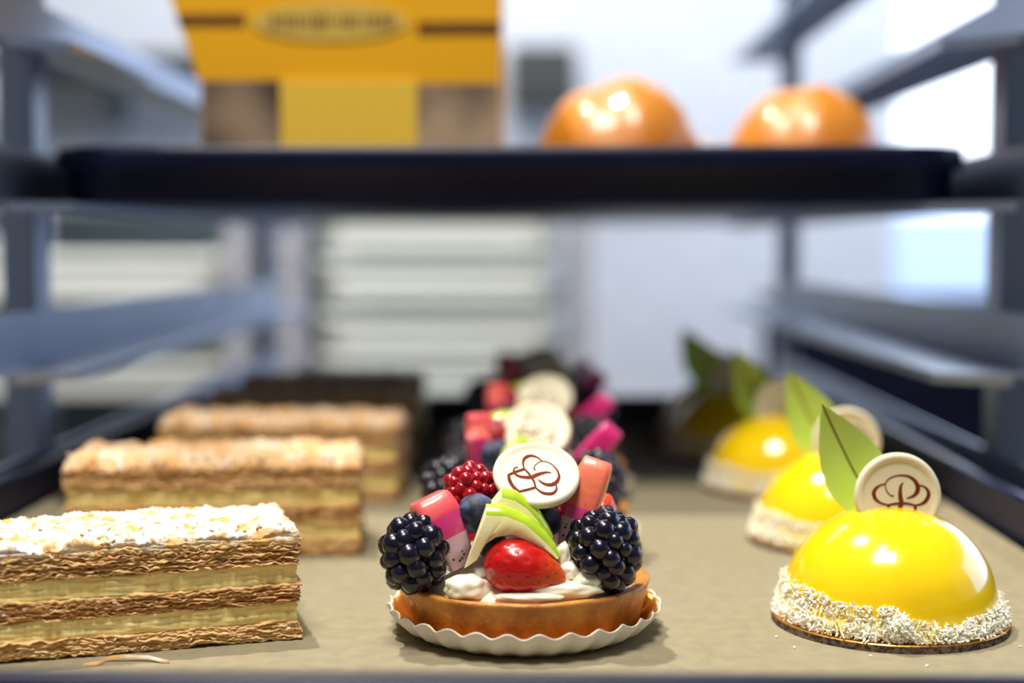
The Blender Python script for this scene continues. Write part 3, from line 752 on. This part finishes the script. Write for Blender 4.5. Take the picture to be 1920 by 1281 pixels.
def mille(seed, sm, amp=.15, rnd=.25, L=12.2, W=4.8):
    r = E_('custard_slice', (0, 0, 0)); rng = random.Random(seed)
    O('bottom_pastry', sheets(L, W, .07, .62, 10, rng, seed), [flake_m, flake2_m], r, True)
    O('custard', slab(L-.16, W-.12, .60, 1.20, .05, seed+1, NY=8, NX=200, rnd=.04, fine=.3, side=.07), cust_m, r, True)
    O('middle_pastry', sheets(L, W, 1.22, 1.82, 10, rng, seed+2), [flake_m, flake2_m], r, True)
    O('custard', slab(L-.16, W-.12, 1.80, 2.42, .05, seed+3, NY=8, NX=200, rnd=.04, fine=.3, side=.07), cust_m, r, True)
    O('top_pastry', sheets(L, W, 2.42, 3.24, 13, rng, seed+4, edge=.16, wob=.09, dark=.25), [flake_m, flake2_m], r, True)
    cb = slab(L-.05, W, 3.12, 3.56, amp, seed+5, side=.12, rnd=rnd, fine=.5, NX=240, NY=96, lo=lambda x: 3.1 + .12*nz(x*1.2, seed))
    cb.normal_update()
    for f in cb.faces:
        if abs(f.normal.z) < .42 + .3*nz(f.calc_center_median().x*3, seed): f.material_index = 1
    O('sugared_crust', cb, [sm, flake_m], r, True)
    bm = bmesh.new()
    for i in range(150):
        x = rng.uniform(-L/2+.1, L/2-.1); y = -W/2 + abs(rng.gauss(0, .9)) if rng.random() < .6 else rng.uniform(-W/2, W/2)
        y = min(y, W/2-.1); chip(bm, (x, y, 3.55 + .15*nz(x*.8, y*.8, seed+5) + .03 - (.12 if y < -W/2+.15 else 0)), rng.uniform(.05, .15), rng)
    for i in range(50):
        z = rng.choice((rng.uniform(.1, .6), rng.uniform(1.25, 1.8), rng.uniform(2.5, 3.2), rng.uniform(2.5, 3.2)))
        e = Vector((rng.uniform(-L/2, L/2), -W/2-.03, z)); chip(bm, e, rng.uniform(.05, .12), rng, flat=1.6)
    tag(O('pastry_flakes', bm, chip_m, r), kind='stuff')
    return r
M0 = mille(21, sugar_m, .17); M0.scale = (1, 1, 1.05); ang = R(18.5)
def place_mf(o, fx, fy, a, L=12.2, W=4.8):   # fx, fy: front right bottom corner
    c = Vector((fx, fy, 0)) - Matrix.Rotation(a, 3, 'Z') @ Vector((L/2, -W/2, 0))
    o.location = c*CM; o.rotation_euler = (0, 0, a); return c
place_mf(M0, -7.75, 46.15, ang)
tag(M0, 'sharp custard slice at front left dusted with icing sugar, cut off by the frame', 'custard slice', 'custard slices in the left row')
M1 = mille(57, sugar2_m, .24, .5)
place_mf(M1, -7.35, 58.9, R(5)); M1.scale = (1, 1, 1.18)
tag(M1, 'slightly blurred custard slice just behind the front one, second in the left row', 'custard slice', 'custard slices in the left row')
for k, (fx, fy, a, sz) in enumerate(((-7.0, 71.2, -2, 1.18), (-7.2, 83.4, 3, 1.18), (-7.6, 93.8, 0, 1.16))):
    c = copy_thing(M1, (0, 0, 0), 0, f'blurred brown custard slice, {ordn[k+2]} of five in the left row', (1, 1, sz)); place_mf(c, fx, fy, R(a))

# crumbs on the paper
rng = random.Random(4)
def long_crumb(pts, wd):
    bm = bmesh.new(); rings = []
    for i, (x, y, z) in enumerate(pts):
        k = wd*(.35 if i in (0, len(pts)-1) else rng.uniform(.8, 1.2))
        rings.append([(x, y-k, z-.02), (x, y+k, z-.02), (x, y+k*.7, z+.045), (x, y-k*.6, z+.05)])
    ring_loft(bm, rings); bmesh.ops.recalc_face_normals(bm, faces=bm.faces[:]); return bm
o = O('pastry_crumb', long_crumb([(0, 0, .03), (.3, .1, .1), (.7, .12, .14), (1.1, .16, .12), (1.5, .12, .12), (1.9, -.02, .06), (2.2, -.12, .04)], .08), chip_m, loc=(-13.6, 43.45, 0)); tag(o, 'long curled pastry crumb lying on the paper in front of the front custard slice', 'crumb', 'crumbs on the paper')
o = O('pastry_crumb', long_crumb([(0, 0, .03), (.2, .12, .03), (.45, .16, .05), (.6, .3, .05)], .09), chip_m, loc=(-14.0, 43.0, 0)); tag(o, 'short pastry crumb at the left end of the long curled crumb', 'crumb', 'crumbs on the paper')
for k, (x, y, lb) in enumerate(((8.0, 46.6, 'left of the front gold cake board'), (8.35, 45.3, 'lower left of the front gold cake board'), (10.6, 44.45, 'below the left part of the front gold cake board'), (12.1, 43.4, 'on the paper near the front edge below the front dome cake'), (15.7, 45.6, 'at the lower right of the front gold cake board'))):
    bm = bmesh.new(); chip(bm, (0, 0, .035), rng.uniform(.05, .08), rng, flat=.2)
    tag(O('coconut_flake', bm, coco_m, loc=(x, y, 0)), 'tiny white coconut flake ' + lb, 'coconut flake', 'coconut flakes fallen on the paper')

# ------------------------------------------------------------------ upper pan: yellow box and buns
UZ = 15.04 + .18
bx = E_('pastry_box', (-10.7, 83, UZ)); tag(bx, 'tall yellow printed pastry box standing on the upper pan', 'box')
bm = bmesh.new(); zt = 16.0
def xl(z): return -7.7 - max(0, (z-6.5))*.34
rings = [[(xl(z), -4.5, z), (8.75, -4.5, z), (8.75, 4.5, z), (xl(z), 4.5, z)] for z in (0, 3, 6.5, 10, 13, zt)]
ring_loft(bm, rings); O('box_body', bm, box_m, bx)
def fr(name, x0, x1, z0, z1, m, t=.05, par=bx, y=-4.5):
    return O(name, bbox_bm(x0, x1, y-t, y, z0, z1), m, par)
fr('food_picture', -7.65, -3.3, 0.1, 6.8, photo_m); fr('food_picture', 4.2, 8.7, 0.1, 6.6, photo_m)
fr('tuck_flap', -3.3, 4.2, 0.0, 6.8, box2_m, .15)
fr('brown_stripe', -8.9, -5.2, 9.75, 10.4, brown_m); fr('brown_stripe', 4.2, 8.75, 9.25, 9.95, brown_m)
bm = bmesh.new(); ring_loft(bm, [[(-.55+4.3*math.cos(2*PI*i/48), y, 9.95+1.05*math.sin(2*PI*i/48)) for i in range(48)] for y in (-4.5, -4.58)])
bmesh.ops.recalc_face_normals(bm, faces=bm.faces[:]); bd = O('oval_badge', bm, badge_m, bx)
bm = bmesh.new(); rg_ = random.Random(2)
for i in range(20):   # the brown word in the badge is out of focus and unreadable: a row of uneven strokes
    x = -3.8 + i*.34; h = rg_.uniform(.22, .42); zc = 9.95
    box(bm, x, x+rg_.uniform(.1, .24), -4.62, -4.58, zc-h, zc+h)
O('badge_print', bm, brown_m, bd)
def bun(x, y, rx, ry, h, label, cleft, ca, seed):
    bm = bmesh.new()
    def fn(p):
        q = p.copy()
        if q.z < 0: q.z *= .22
        r = math.hypot(q.x, q.y)
        c = (q.x - cleft)*math.cos(ca) + q.y*math.sin(ca)
        q *= 1 - .06*math.exp(-(c/.22)**2)*max(0, min(1, (p.z+.1)*2)) + .03*nz(q.x*1.2, q.y*1.2, seed)
        return q
    g = bmesh.ops.create_icosphere(bm, subdivisions=5, radius=1)
    for v in bm.verts:
        q = fn(v.co); v.co = Vector((q.x*rx, q.y*ry, (q.z+.2)*h/1.2 if q.z > -.2 else 0))
    z0 = min(v.co.z for v in bm.verts)
    for v in bm.verts: v.co.z = max(0, v.co.z - z0)
    tag(O('brioche_bun', bm, bun_m, None, True, (x, y, UZ)), label, 'bun', 'glazed buns on the upper pan')
bun(4.75, 82.5, 4.95, 4.8, 7.5, 'large shiny golden bun on the upper pan, nearest the yellow box', -.28, .2, 3)
bun(15.5, 83, 4.75, 4.6, 7.1, 'golden bun on the upper pan at the right, away from the yellow box', -.1, -.3, 8)
bun(11.3, 94, 4.4, 4.4, 4.6, 'pale bun in the gap behind the two large golden buns', .1, .3, 12)
